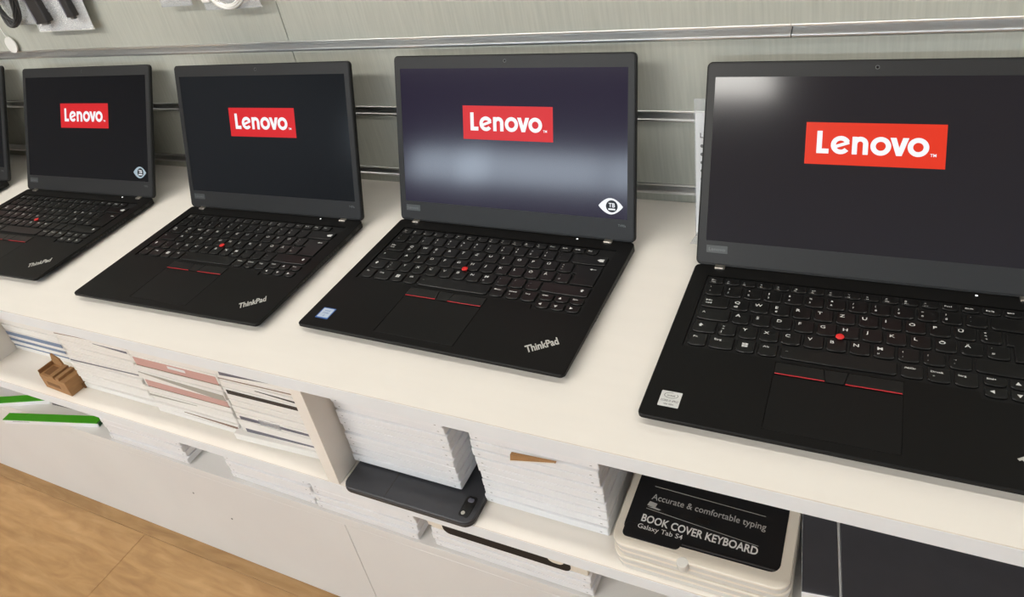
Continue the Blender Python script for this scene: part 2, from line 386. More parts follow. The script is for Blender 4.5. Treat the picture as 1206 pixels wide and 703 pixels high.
# ------------------------------------------------------------------ laptops
W_, D_ = 329.0, 221.0
DECK = 12.0
def base_mesh():
    mb = MB(); o = rrect(0, W_, 0, D_, 5, 4)
    def low(y): return 8.4 - 4.6 * min(1, max(0, y - 2) / 70)
    top = [(x, y, DECK) for x, y in rrect(.7, W_ - .7, .7, D_ - .3, 4.4, 4)]
    r1 = [(x, y, DECK - .7) for x, y in o]
    r2 = [(x, y, low(y)) for x, y in o]
    r3 = [(x, y, 1.8) for x, y in rrect(14, W_ - 14, 15, D_ - 8, 6, 4)]
    mb.loft([r3, r2, r1, top], True, False)
    # top face with recesses for keyboard and trackpad
    outer = [Vector((x, y, 0)) for x, y, z in top]
    kb = [(16.5, 91.8), (254.6, 91.8), (256, 84), (312.6, 84), (312.6, 203), (16.5, 203)]
    pad = [(100.6, 10.4), (201.8, 10.4), (201.8, 89.4), (100.6, 89.4)]
    polys = [outer, [Vector((x, y, 0)) for x, y in reversed(kb)], [Vector((x, y, 0)) for x, y in reversed(pad)]]
    flat = [p for q in polys for p in q]
    tri = tessellate_polygon(polys)
    fs = []
    for t in tri:
        a, b, c = [flat[i] for i in t]
        fs.append(tuple(t) if (b - a).cross(c - a).z > 0 else tuple(reversed(t)))
    mb.add([(p.x, p.y, DECK) for p in flat], fs)
    for hole, dp in ((kb, 1.7), (pad, 0.9)):
        n = len(hole)
        mb.add([(x, y, DECK) for x, y in hole] + [(x, y, DECK - dp) for x, y in hole],
               [((k + 1) % n, k, k + n, (k + 1) % n + n) for k in range(n)] + [tuple(range(n, 2 * n))])
    return mb.mesh('base', BLACK)

# German key layout: rows of (x0, x1, [legend pieces]) ; legend piece = (text, dx, dy, size)
def big(c): return [(c, 3.0, 9.6, 5.0)]
def two(a, b): return [(a, 3.4, 11.0, 3.0), (b, 3.4, 5.2, 3.0)]
U = 19.05; KW = 16.6
keys = []
def row(y0, items, h=KW):
    for x0, x1, lg in items: keys.append((x0, x1, y0, y0 + h, lg))
fn = [(20 + i * 16.15, 20 + i * 16.15 + 14.2, [(t, 2.6, 4.6, 2.5), (t2, 2.6, 1.6, 1.7)]) for i, (t, t2) in enumerate(
      [('Esc', 'FnLk'), ('x', 'F1'), ('-', 'F2'), ('+', 'F3'), ('x', 'F4'), ('-o', 'F5'), ('o+', 'F6'), ('=', 'F7'), ('Y', 'F8'), ('o', 'F9'), ('C', 'F10'), ('[]', 'F11'), ('*', 'F12'), ('Pos1', ''), ('Ende', ''), ('Einfg', ''), ('Entf', '')])]
fn = fn[:17]
row(190.2, [(a, b, l) for a, b, l in fn], 10.2)
num = [('°', '^'), ('!', '1'), ('"', '2'), ('§', '3'), ('$', '4'), ('%', '5'), ('&', '6'), ('/', '7'), ('(', '8'), (')', '9'), ('=', '0'), ('?', 'ß'), ('`', '´')]
row(170.9, [(20 + i * U, 20 + i * U + KW, two(*t)) for i, t in enumerate(num)] + [(20 + 13 * U, 309, [('⌫', 30, 6, 5)])])
q = list('QWERTZUIOP') + ['Ü']
row(151.9, [(20, 46.4, [('|←', 4, 10, 3.2), ('→|', 4, 6, 3.2)])] + [(48.8 + i * U, 48.8 + i * U + KW, big(c) + ([('@', 3.2, 4.4, 3)] if c == 'Q' else [('€', 3.2, 4.4, 3)] if c == 'E' else [])) for i, c in enumerate(q)] + [(48.8 + 11 * U, 48.8 + 11 * U + KW, [('*', 3.4, 11, 3), ('+', 3.4, 7.6, 3), ('~', 3.4, 4, 3)])])
a_ = list('ASDFGHJKL') + ['Ö', 'Ä']
row(132.9, [(20, 50.6, [('A', 4, 9.4, 3.6)])] + [(53 + i * U, 53 + i * U + KW, big(c)) for i, c in enumerate(a_)] + [(53 + 11 * U, 53 + 11 * U + KW, two("'", '#'))])
y_ = list('YXCVBNM')
row(113.9, [(20, 41.6, [('^', 5, 8.2, 5)])] + [(44, 44 + KW, [('>', 3.4, 11, 3), ('<', 3.4, 7.6, 3), ('|', 3.4, 3.6, 3)])] + [(63 + i * U, 63 + i * U + KW, big(c) + ([('µ', 3.2, 4.4, 3)] if c == 'M' else [])) for i, c in enumerate(y_)] +
    [(63 + (7 + i) * U, 63 + (7 + i) * U + KW, two(*t)) for i, t in enumerate([(';', ','), (':', '.'), ('_', '-')])] + [(63 + 10 * U, 309, [('^', 45, 8.2, 5)])])
row(94.9, [(20, 36.8, [('Fn', 4, 10.6, 3.2)]), (39.4, 61.4, [('Strg', 4, 10.6, 3.2)]), (64, 80.6, 'WIN'), (83.2, 100, [('Alt', 4, 10.6, 3.2)]), (102.8, 196.2, [('_', 4, 10, 3.2)]),
           (198.8, 215.6, [('AltGr', 2.6, 10.6, 2.8)]), (218.4, 235.2, [('Druck', 2.6, 10.6, 2.8), ('*', 4, 5, 3)]), (238, 254.8, [('Strg', 2.6, 10.6, 2.8)])])
row(100.6, [(258.2, 274.2, [('Bild+', 2.4, 6.4, 2.6)]), (276.2, 291.8, [('UP', 0, 0, 0)]), (293.8, 309, [('Bild-', 2.4, 6.4, 2.6)])], 10.4)
row(87.6, [(258.2, 274.2, [('LF', 0, 0, 0)]), (276.2, 291.8, [('DN', 0, 0, 0)]), (293.8, 309, [('RT', 0, 0, 0)])], 10.8)
ENTER = True

KT = 0.5      # key top above deck
def key_mesh(w, h):
    mb = MB()
    def outline(i):
        x0, x1, y0, y1 = i, w - i, i, h - i; rt = max(.9 - i * .5, .2); rb = min(3.2, (h - 2 * i) * .32)
        P = []
        for k in range(4):                                     # bottom-left to bottom-right with the dished front edge
            a = math.radians(180 + 30 * k); P.append((x0 + rb + rb * math.cos(a), y0 + .9 + (rb - .9) * (1 + math.sin(a)) if k < 3 else y0 + .45))
        P.append((w / 2, y0))
        for k in range(4):
            a = math.radians(270 + 30 * k); P.append((x1 - rb + rb * math.cos(a), y0 + .9 + (rb - .9) * (1 + math.sin(a)) if k else y0 + .45))
        P += [(x1, y1 - rt), (x1 - rt, y1), (x0 + rt, y1), (x0, y1 - rt)]
        return P
    rings = [[(x, y, z) for x, y in outline(i)] for z, i in ((-1.7, 0), (KT - .62, .0), (KT - .12, .5), (KT, 1.0))]
    mb.loft(rings, False, True)
    return mb.mesh('key', KEYM)
def enter_mesh():
    mb = MB(); lo = [(282.2, 132.9), (309, 132.9), (309, 168.5), (277.4, 168.5), (277.4, 151.9), (282.2, 151.9)]
    c = (294, 150)
    rings = []
    for z, i in ((-1.7, 0), (KT - .5, .1), (KT, .8)):
        rings.append([(x + (i if x < 290 else -i), y + (i if y < 150.5 or 151 < y < 153 else -i), z) for x, y in lo])
    mb.loft(rings, False, True)
    return mb.mesh('key', KEYM)

def legends_mesh():
    mb = MB(); z = KT + .03
    for x0, x1, y0, y1, lg in keys:
        if lg == 'WIN':
            for i in range(2):
                for j in range(2):
                    mb.flat([(x0 + 5 + i * 2.7, y0 + 7 + j * 2.7), (x0 + 7.4 + i * 2.7, y0 + 7 + j * 2.7), (x0 + 7.4 + i * 2.7, y0 + 9.4 + j * 2.7), (x0 + 5 + i * 2.7, y0 + 9.4 + j * 2.7)], z)
            continue
        for t, dx, dy, s in lg:
            if t in ('UP', 'DN', 'LF', 'RT'):
                cx, cy = (x0 + x1) / 2 - 2, (y0 + y1) / 2 + .5
                a = {'UP': 90, 'DN': 270, 'LF': 180, 'RT': 0}[t]
                P = [(cx + 2.3 * math.cos(math.radians(a + d_)), cy + 2.3 * math.sin(math.radians(a + d_))) for d_ in (0, 120, 240)]
                mb.flat(P, z)
            elif t == '⌫' :
                mb.flat([(x0 + dx, y0 + 9), (x0 + dx + 3, y0 + 6.4), (x0 + dx + 8, y0 + 6.4), (x0 + dx + 8, y0 + 11.4), (x0 + dx + 3, y0 + 11.4)], z)
            elif t in ('|←', '→|'):
                mb.box(x0 + dx, x0 + dx + 6, y0 + dy, y0 + dy + .8, z - .05, z); mb.box(x0 + dx + (0 if t[0] == '|' else 5.2), x0 + dx + (.8 if t[0] == '|' else 6), y0 + dy - 1, y0 + dy + 1.8, z - .05, z)
                sx_ = x0 + dx + (2.2 if t[0] == '|' else 3.8); d_ = 1 if t[0] == '|' else -1
                mb.flat([(sx_ - .8 * d_, y0 + dy + .4), (sx_ + 1.4 * d_, y0 + dy - .8 * d_), (sx_ + 1.4 * d_, y0 + dy + .4 + 1.2 * d_)], z)
            elif t == '^' and s == 5:
                cx, cy = x0 + dx + 2, y0 + dy + 1
                mb.flat([(cx - 2.4, cy + .6), (cx + 2.4, cy + .6), (cx, cy + 3)], z); mb.box(cx - 1.1, cx + 1.1, cy - 1.5, cy + .6, z - .05, z)
            elif t:
                txt(mb, t, x0 + dx, y0 + dy, z, s * 1.05, bold=0.014, sx=1.25)
    # return arrow
    mb.box(296, 303, 161.6, 162.4, z - .05, z); mb.flat([(295, 162), (298, 160.4), (298, 163.6)], z)
    return mb.mesh('key_legends', LEGEND)

def wordmark(mb, z):
    # "Lenovo" built from strokes inside a 124 x 42 mm banner; origin at the banner's lower left
    y = 11.0; st = 4.7
    mb.box(10.7, 15.6, y, y + 22.5, z - .02, z); mb.box(10.7, 22.0, y, y + 4.8, z - .02, z)
    R = 9.1
    cx = 32.9; cy = y + R - .3                              # e
    mb.arc(cx, cy, R - st + .1, R, 28, 322, z)
    c, s_ = math.cos(math.radians(20)), math.sin(math.radians(20))
    P = [(-R + 2.2, -1.5), (R - 1.2, -1.5), (R - .6, 1.7), (-R + 2.2, 1.7)]
    mb.flat([(cx + x * c - yy * s_, cy + x * s_ + yy * c) for x, yy in P], z + .01)
    mb.box(43.2, 47.8, y, y + 17.4, z - .02, z)             # n
    mb.arc(50.4, y + 10.4, 7.2 - st, 7.2, 0, 180, z); mb.box(50.4 + 7.2 - st, 57.6, y, y + 10.4, z - .02, z)
    for cx in (68.6, 100.8): mb.arc(cx, cy, R - st, R, 0, 360, z, 32)
    for sgn in (-1, 1):                                      # v
        cx = 84.7
        P = [(cx - sgn * 8.1, y + 17.4), (cx - sgn * 2.9, y + 17.4), (cx + sgn * 2.4, y), (cx - sgn * 2.4, y)]
        mb.flat(P if sgn < 0 else list(reversed(P)), z + .01)
    txt(mb, 'TM', 111, y + .2, z, 4.2, bold=.01, width=5.2)
    return mb

CACHE = {}
def cached(k, fn_):
    if k not in CACHE: CACHE[k] = fn_()
    return CACHE[k]

def eye_shape(c, hw, hh, n=18):
    top = [(c[0] - hw + 2 * hw * k / n, c[1] + hh * (math.sin(math.pi * k / n) ** 0.85)) for k in range(n + 1)]
    bot = [(x, 2 * c[1] - y) for x, y in reversed(top[1:-1])]
    return list(reversed(top + bot))

def make_laptop(i, x, y, yaw, tilt, label, screen_emit, sticker, eye, logo, badge_model):
    root = tag(empty('laptop', V(x, y, 0), math.radians(yaw)), label, 'laptop', 'laptops on the worktop')
    base = link('base', cached('base', base_mesh), root)
    for fx in (40, 289):
        for fy in (26, 200):
            link('rubber_foot', cached('foot', lambda: MB().slab(-14, 14, -4, 4, 0, 2.2, r=3, b=.3).mesh('rubber_foot', RUBBER)), base, mmv(fx, fy, 0))
    def side_ports():
        mb = MB()
        for k in range(15): mb.box(W_ - .3, W_ + .06, 86 + k * 5.2, 89 + k * 5.2, 6.2, 9.6)
        return mb.mesh('side_vent', HOLE)
    link('side_vent', cached('vent', side_ports), base)
    link('side_port', cached('port', lambda: MB().box(W_ - .3, W_ + .06, 178, 192, 5.6, 10).mesh('side_port', HOLE)), base)
    link('side_port', cached('port2', lambda: MB().box(W_ - .3, W_ + .06, 202, 209, 6.6, 9.6).mesh('side_port', HOLE)), base)
    link('card_slot', cached('port3', lambda: MB().box(W_ - .3, W_ + .06, 60, 73, 7.0, 9.2).mesh('card_slot', HOLE)), base)
    kb = link('keyboard', cached('kb', lambda: MB().prism_xy([(16.8, 92.1), (254.8, 92.1), (256.2, 84.3), (312.3, 84.3), (312.3, 202.7), (16.8, 202.7)], -1.75, -1.62).mesh('keyboard', TRAY)), root, mmv(0, 0, DECK))
    for x0, x1, y0, y1, lg in keys:
        kw, kh = round(x1 - x0, 2), round(y1 - y0, 2)
        link('key', cached(('key', kw, kh), lambda: key_mesh(kw, kh)), kb, mmv(x0, y0, 0))
    link('key', cached('enter', enter_mesh), kb)
    link('key_legends', cached('legends', legends_mesh), kb)
    def tp():
        mb = MB(); rs = []
        for z, r in ((-1, 2.0), (.2, 2.2), (1.0, 3.3), (1.7, 3.7), (2.3, 3.3), (2.6, 2.0)):
            rs.append([(r * math.cos(2 * math.pi * k / 18), r * math.sin(2 * math.pi * k / 18), z) for k in range(18)])
        return mb.loft(rs).mesh('pointing_stick', REDR, 50)
    o = link('pointing_stick', cached('tp', tp), kb, mmv(149.6, 132.2, .4)); o['label'] = 'red pointing stick cap'
    pad = link('trackpad', cached('pad', lambda: MB().slab(101.2, 201.2, 11, 73.2, -.9, -.02, r=1, b=.15).mesh('trackpad', PADM)), root, mmv(0, 0, DECK))
    def btn(x0, x1, s):
        P = [(x0, 74.2), (x1, 74.2), (x1 + s[1], 88.6), (x0 + s[0], 88.6)]
        mb = MB(); rs = []
        for z, i_ in ((-.9, 0), (.3, 0), (.55, .35)):
            rs.append([(a + (i_ if k in (0, 3) else -i_), b + (i_ if k < 2 else -i_), z) for k, (a, b) in enumerate(P)])
        return mb.loft(rs).mesh('pad_button', KEYM)
    link('pad_button', cached('b1', lambda: btn(101.2, 142.4, (0, -2.5))), pad)
    link('pad_button', cached('b2', lambda: btn(143.0, 157.2, (-2.5, 2.5))), pad)
    link('pad_button', cached('b3', lambda: btn(157.8, 201.2, (2.5, 0))), pad)
    for k, (a, b) in enumerate(((101.8, 142.0), (158.2, 200.6))):
        o = link('red_stripe', cached(('rs', k), lambda: MB().slab(a, b, 74.2, 75.25, .2, .70, b=.1).mesh('red_stripe', REDS)), pad)
    for hx in (26, 297):
        link('hinge', cached('hinge', lambda: MB().slab(-5.2, 5.2, -2.5, 4.6, -2, 1.7, r=1.2, b=.6).mesh('hinge', CHROME)), root, mmv(hx, 217.2, DECK))
    o = link('power_light', cached('led', lambda: MB().cyl(0, 0, -.2, .1, 1.1, 10).mesh('power_light', LED)), root, mmv(258.5, 217, DECK))
    # slanted model name on the palm rest
    def tpl():
        mb = MB(); txt(mb, 'ThinkPad', 0, 0, .04, 14.6, width=33.5, bold=.03)
        return mb.mesh('palm_lettering', SILVER)
    o = link('palm_lettering', cached('tpl', tpl), root, mmv(281.2, 20.6, DECK), (0, 0, math.radians(36)))
    if sticker == 'silver':
        s = link('sticker', cached('st1', lambda: MB().slab(14, 32, 14, 32, 0, .12, r=.6).mesh('sticker', STICKW)), root, mmv(0, 0, DECK))
        def ink():
            mb = MB(); n = 28
            for k in range(n):
                a0, a1 = 2 * math.pi * k / n, 2 * math.pi * (k + .95) / n
                P = [(23 + rx * math.cos(a), 27.2 + ry * math.sin(a)) for rx, ry, a in ((5.6, 2.9, a0), (6.2, 3.4, a0), (6.2, 3.4, a1), (5.6, 2.9, a1))]
                if k not in (3, 4, 5): mb.flat(list(reversed(P)), .14)
            txt(mb, 'intel', 23, 26.0, .14, 3.4, centre=True, width=6.6, bold=.01)
            txt(mb, 'CORE i5 vPRO', 23, 19.8, .14, 3.2, centre=True, width=15.2, bold=.02)
            txt(mb, '10th GEN', 23, 16.2, .14, 2.2, centre=True, width=8.4, bold=.02)
            return mb.mesh('sticker_print', INK)
        link('sticker_print', cached('st1p', ink), s)
    if sticker == 'blue':
        s = link('sticker', cached('st2', lambda: MB().slab(15, 33, 14.6, 32.6, 0, .12, r=.6).mesh('sticker', STICKBLUE)), root, mmv(0, 0, DECK))
        link('sticker_face', cached('st2f', lambda: MB().slab(16.4, 31.6, 16.4, 31.4, .1, .2, r=.4).mesh('sticker_face', STICKB)), s)
        def ink2():
            mb = MB(); txt(mb, 'intel', 24, 26.6, .23, 3.4, centre=True, width=7); txt(mb, 'CORE', 24, 22.6, .23, 3.2, centre=True, width=9); txt(mb, 'i5', 24, 18.4, .23, 3.4, centre=True)
            return mb.mesh('sticker_print', STICKBLUE)
        link('sticker_print', cached('st2p', ink2), s)
    # lid: local x across, local y up the lid, local z towards the viewer
    lid = link('lid', cached('lid', lambda: MB().slab(0, W_, 0.6, 218, -6.2, 0, r=6, b=.9, seg=5).mesh('lid', LIDM, 40)), root, mmv(0, 220, 11.4), (math.radians(90 - tilt), 0, 0))
    def bezel():
        outer = [Vector((a, b, 0)) for a, b in rrect(2.0, W_ - 2.0, 3.5, 216, 4.2, 5)]
        hole = [Vector((a, b, 0)) for a, b in ((319.6, 27.2), (9.4, 27.2), (9.4, 201.6), (319.6, 201.6))]
        fl = outer + hole; fs = []
        for t in tessellate_polygon([outer, hole]):
            a, b, c = [fl[k] for k in t]; fs.append(tuple(t) if (b - a).cross(c - a).z > 0 else tuple(reversed(t)))
        mb = MB(); mb.add([(p.x, p.y, .5) for p in fl], fs)
        n = len(outer)
        mb.add([(p.x, p.y, .5) for p in outer] + [(p.x + (-.4 if p.x < 160 else .4), p.y + (-.4 if p.y < 100 else .4), -.05) for p in outer], [(k, k + n, (k + 1) % n + n, (k + 1) % n) for k in range(n)])
        mb.add([(p.x, p.y, .5) for p in hole] + [(p.x, p.y, -.05) for p in hole], [(k, k + 4, (k + 1) % 4 + 4, (k + 1) % 4) for k in range(4)])
        return mb.mesh('bezel', BEZEL)
    link('bezel', cached('bezel', bezel), lid)
    dm = mat('display %d' % i, (0.005, 0.005, 0.006, 1), 0.11, spec=0.36, emit=screen_emit + (1,), estr=1.0, var=0.02)
    link('display', MB().slab(9.3, 319.7, 27.1, 201.7, .02, .16).mesh('display', dm), lid)
    o = link('logo_banner', cached('ban' + logo.name, lambda: MB().slab(0, 124, 0, 42, .17, .19).mesh('logo_banner', logo)), lid, mmv(103, 113.6, 0)); o['label'] = 'red logo banner shown on screen'
    link('logo_lettering', cached('word', lambda: wordmark(MB(), .22).mesh('logo_lettering', LOGOWHITE)), lid, mmv(103, 113.6, 0))
    if eye:
        o = link('eye_symbol', cached('eye shape %d' % (i == 1), lambda: MB().flat(list(eye_shape((299.4, 42), 15, 9.6)), .2).mesh('eye_symbol', EYEDIM if i == 1 else LOGOWHITE)), lid); o['label'] = 'white eye symbol shown on screen'
        link('eye_pupil', cached('eye2', lambda: MB().disc(300.8, 42, .27, 7.2, 24).mesh('eye_pupil', SCRDARK)), lid)
        def ey3():
            mb = MB(); txt(mb, 'TB', 300.8, 41.0, .36, 7.0, centre=True, width=7.8, bold=.02); mb.box(296.6, 305, 37.6, 39.4, .30, .36)
            return mb.mesh('eye_print', LOGOWHITE)
        link('eye_print', cached('eye3', ey3), lid)
    def cam_():
        mb = MB(); mb.cyl(0, 0, .4, .8, 2.4, 18, .2); return mb.mesh('webcam', HOLE)
    wc = link('webcam', cached('wc', cam_), lid, mmv(164.5, 210.2, 0))
    link('webcam_lens', cached('wl', lambda: MB().cyl(164.5, 210.2, .5, .95, 1.2, 14, .2).mesh('webcam_lens', LENS)), lid)
    link('webcam_ring', cached('wr', lambda: MB().arc(164.5, 210.2, 1.5, 2.0, 0, 360, .86, 18).mesh('webcam_ring', BADGEL)), lid)
    for mx_ in (138, 191):
        link('microphone_hole', cached('mh', lambda: MB().cyl(0, 0, .45, .56, .7, 8).mesh('microphone_hole', HOLE)), lid, mmv(mx_, 210.2, 0))
    link('badge', cached('badge', lambda: MB().slab(10.5, 32.5, 14.4, 22.4, .45, .75, r=.5, b=.1).mesh('badge', BADGE)), lid)
    link('badge_lettering', cached('badge2', lambda: txt(MB(), 'Lenovo', 21.5, 16.7, .8, 5, centre=True, width=17).mesh('badge_lettering', BADGEL)), lid)
    link('model_lettering', cached('model', lambda: txt(MB(), 'T490s', 308.6, 18.6, .56, 4.2, width=9.4).mesh('model_lettering', BADGEL)), lid)
    return root

make_laptop(3, 3.7, 0.7, -0.5, 20.56, 'black laptop in the centre with a purplish screen and blue white sticker', (0.020, 0.015, 0.033), 'blue', True, LOGORED, 1)
make_laptop(4, 411.4, -28.3, 0.18, 30.28, 'large nearest black laptop cut by the right edge, square silver sticker', (0.015, 0.013, 0.0155), 'silver', False, LOGORED4, 1)
make_laptop(2, -374.0, -20.5, 1.31, 18.78, 'black laptop between the centre and far left ones, no eye symbol on screen', (0.006, 0.0075, 0.009), None, False, LOGORED, 1)
make_laptop(1, -802.6, -20.0, 1.82, 25.92, 'small looking black laptop second from left with grey eye symbol on screen', (0.003, 0.003, 0.0035), None, True, LOGORED, 1)
make_laptop(0, -1223, -8.0, 1.0, 25.0, 'black laptop cut off by the left edge, only its lid side shows', (0.003, 0.003, 0.0035), None, False, LOGORED, 1)

# ------------------------------------------------------------------ boxes on the shelves
ORD = ['lowest', 'second', 'third', 'fourth', 'fifth', 'sixth', 'seventh', 'eighth', 'ninth', 'tenth', 'eleventh', 'twelfth', 'thirteenth', 'fourteenth']
def carton(w, d, h, m1, m2, k=0.84):
    """tray with a slightly wider lift-off lid; origin at the middle of the base"""
    a = cached(('tray', w, d, h, m1.name), lambda: MB().slab(-w / 2 + 2.6, w / 2 - 2.6, -d / 2 + 2.6, d / 2 - 2.6, 0, h * (1 - k), r=1.2, b=.2, seg=2).mesh('carton', m1))
    b = cached(('lidc', w, d, h, m2.name), lambda: MB().slab(-w / 2, w / 2, -d / 2, d / 2, h * (1 - k) + .05, h - .25, r=1.4, b=.45, seg=2).mesh('carton_lid', m2))
    return a, b
def dots(w, d, h):
    return cached(('dots', h), lambda: MB().box(-1.2, 1.2, -.08, .5, h * .42, h * .51).mesh('tuck_tab', PRINTG))
def put_box(name, xc, yf, z, w, d, h, label, group, m1=WBOX, m2=WBOX2, yaw=0.0, tabs=True, cat='box'):
    a, b = carton(w, d, h, m1, m2)
    c, s_ = math.cos(math.radians(yaw)), math.sin(math.radians(yaw))
    # front edge centre stays at (xc, yf)
    o = link(name, a, None, V(xc - s_ * d / 2, yf + c * d / 2, z + .05), (0, 0, math.radians(yaw)))
    tag(o, label, cat, group)
    link('lid', b, o)
    if tabs:
        for sx_ in (-1, 1): link('tuck_tab', dots(w, d, h), o, mmv(sx_ * (w / 2 - 8), -d / 2, 0))
    return o
def strip(o, pts, material, w, d, proud=.35, name='spine_stripe'):
    """flat stripe on the front face of a box: pts are (x, z) in mm from the box centre / base"""
    return link(name, MB().prism_xz(pts, -d / 2 - proud, -d / 2 + .3).mesh(name, material), o)
def bar(x0, x1, zl0, zl1, zr0, zr1): return [(x0, zl0), (x1, zr0), (x1, zr1), (x0, zl1)]

def white_stack(x0, x1, yf, z0, n, h, d, where, group, m1=WBOX, m2=WBOX2, lean=0.0, yaw0=0.0, jit=1.2):
    out = []
    w = x1 - x0
    for k in range(n):
        jx, jy = random.uniform(-jit, jit), random.uniform(-jit, jit)
        lab = ORD[k] + (' white box from the bottom ' if k else ' white box ') + where
        out.append(put_box('tablet_case_box', (x0 + x1) / 2 + jx + lean * k, yf + jy, z0 + k * h, w, d, h, lab, group, m1, m2, yaw0 + random.uniform(-.5, .5)))
    return out

# folio under the first white stack
fol = tag(empty('tablet_folio', V(141, -71, Z2 + .1)), 'black tablet folio lying under the white boxes beside the divider', 'case')
link('cover', MB().slab(-80, 88, 0, 245, 0, 8.6, r=11, b=1.0, seg=5).mesh('cover', DARKTAB, 40), fol)
link('cover_rim', MB().slab(-80.6, 88.6, -.6, 245.6, 2.2, 5.6, r=11.5, b=.4, seg=5).mesh('cover_rim', BLACKF), fol)
link('fold_line', MB().slab(-23.5, -21.5, 2, 40, 8.2, 8.75, b=.3).mesh('fold_line', BLACKF), fol)
cw = link('camera_window', MB().slab(69, 82, 6, 32, 8.3, 9.2, r=4, b=.4).mesh('camera_window', HOLE), fol)
link('camera_lens', MB().cyl(74, 10.5, 9.0, 9.5, 2.2, 14).mesh('camera_lens', GREYF), cw)
link('pen_loop', MB().slab(72, 79, 24, 29, 9.0, 9.7, r=2, b=.3).mesh('pen_loop', SLATE), cw)

S5 = white_stack(56, 202, -36, Z2 + 9.3, 11, 11.6, 215, 'of the stack on the black folio', 'white boxes stacked on the black folio', jit=1.4)
S6 = white_stack(229, 368, -34, Z2, 12, 11.6, 215, 'of the stack beside the keyboard cover boxes', 'white boxes stacked beside the keyboard cover boxes', jit=1.2)
# kraft flap wedged into the right-hand white stack
kf = tag(empty('cardboard_flap', V(300, -38.2, -81)), 'brown cardboard wedge poking out of the right white stack', 'cardboard')
link('flap_sheet', MB().prism_xz([(-25, 0), (26, 13.2), (-23, 10.2)], 0, 3.2).mesh('flap_sheet', KRAFT), kf)
link('flap_edge', MB().prism_xz([(-25, 0), (26, 13.2), (25, 14.0), (-25, 1.2)], -.3, 0).mesh('flap_edge', WARMBOX), kf)

# stack beside the divider with dark spines
g4 = 'white folio boxes leaning against the divider'
zz = Z2; hs = [13, 11.2, 11, 11, 11.4, 10.8, 10.8, 10.6, 10.8, 10.8, 10.4, 10]
names4 = [None, 'slate', None, 'tape', None, None, None, 'black', 'thin black', 'brown', 'charcoal', None]
lab4 = {0: 'lowest white box sticking out furthest beside the divider', 1: 'white box with low slate spine beside the divider', 3: 'white box with taped slate spine beside the divider',
        7: 'white box with broad black spine beside the divider', 8: 'white box with short thin black spine beside the divider', 9: 'white box with thin brown line beside the divider', 10: 'upper white box with tapering charcoal spine beside the divider', 11: 'topmost plain white box in the stack beside the divider'}
for k, h in enumerate(hs):
    w = 136 if k == 0 else 132
    xc = -60 if k == 0 else -50 + .2 * k
    yf = -46 if k == 0 else -43 + random.uniform(-1.0, 1.0)
    lb = lab4.get(k) or ('plain white box, %s in the stack beside the divider' % ORD[k])
    o = put_box('folio_box', xc, yf, zz, w, 200, h, lb, g4, WARMBOX, WARMBOX2, tabs=False, yaw=2.2 if k == 0 else 0)
    n = names4[k]
    if n == 'slate' and k == 1: strip(o, bar(-w / 2 + 8, w / 2 - 1, 2.0, 8.0, 8.2, 10.2), SLATE, w, 200)
    elif n == 'tape':
        strip(o, bar(-w / 2 + 7, w / 2 - 4, 1.6, 7.0, 4.6, 8.0), SLATE, w, 200)
        strip(o, bar(-26, 8, 1.2, 9.8, 2.0, 9.8), FILM, w, 200, .6, 'clear_tape')
    elif n == 'black': strip(o, bar(-w / 2 + 6, w / 2 - 2, 1.6, 8.2, 3.2, 8.6), BLACKF, w, 200)
    elif n == 'thin black': strip(o, bar(-8, w / 2 - 2, 7.6, 8.4, 3.4, 6.2), BLACKF, w, 200)
    elif n == 'brown': strip(o, bar(-w / 2 + 1, w / 2 - 6, 3.6, 4.8, 5.8, 7.2), BROWNL, w, 200)
    elif n == 'charcoal': strip(o, bar(-w / 2 + 8, 34, .8, 6.2, 7.2, 8.2), SLATE, w, 200)
    zz += h

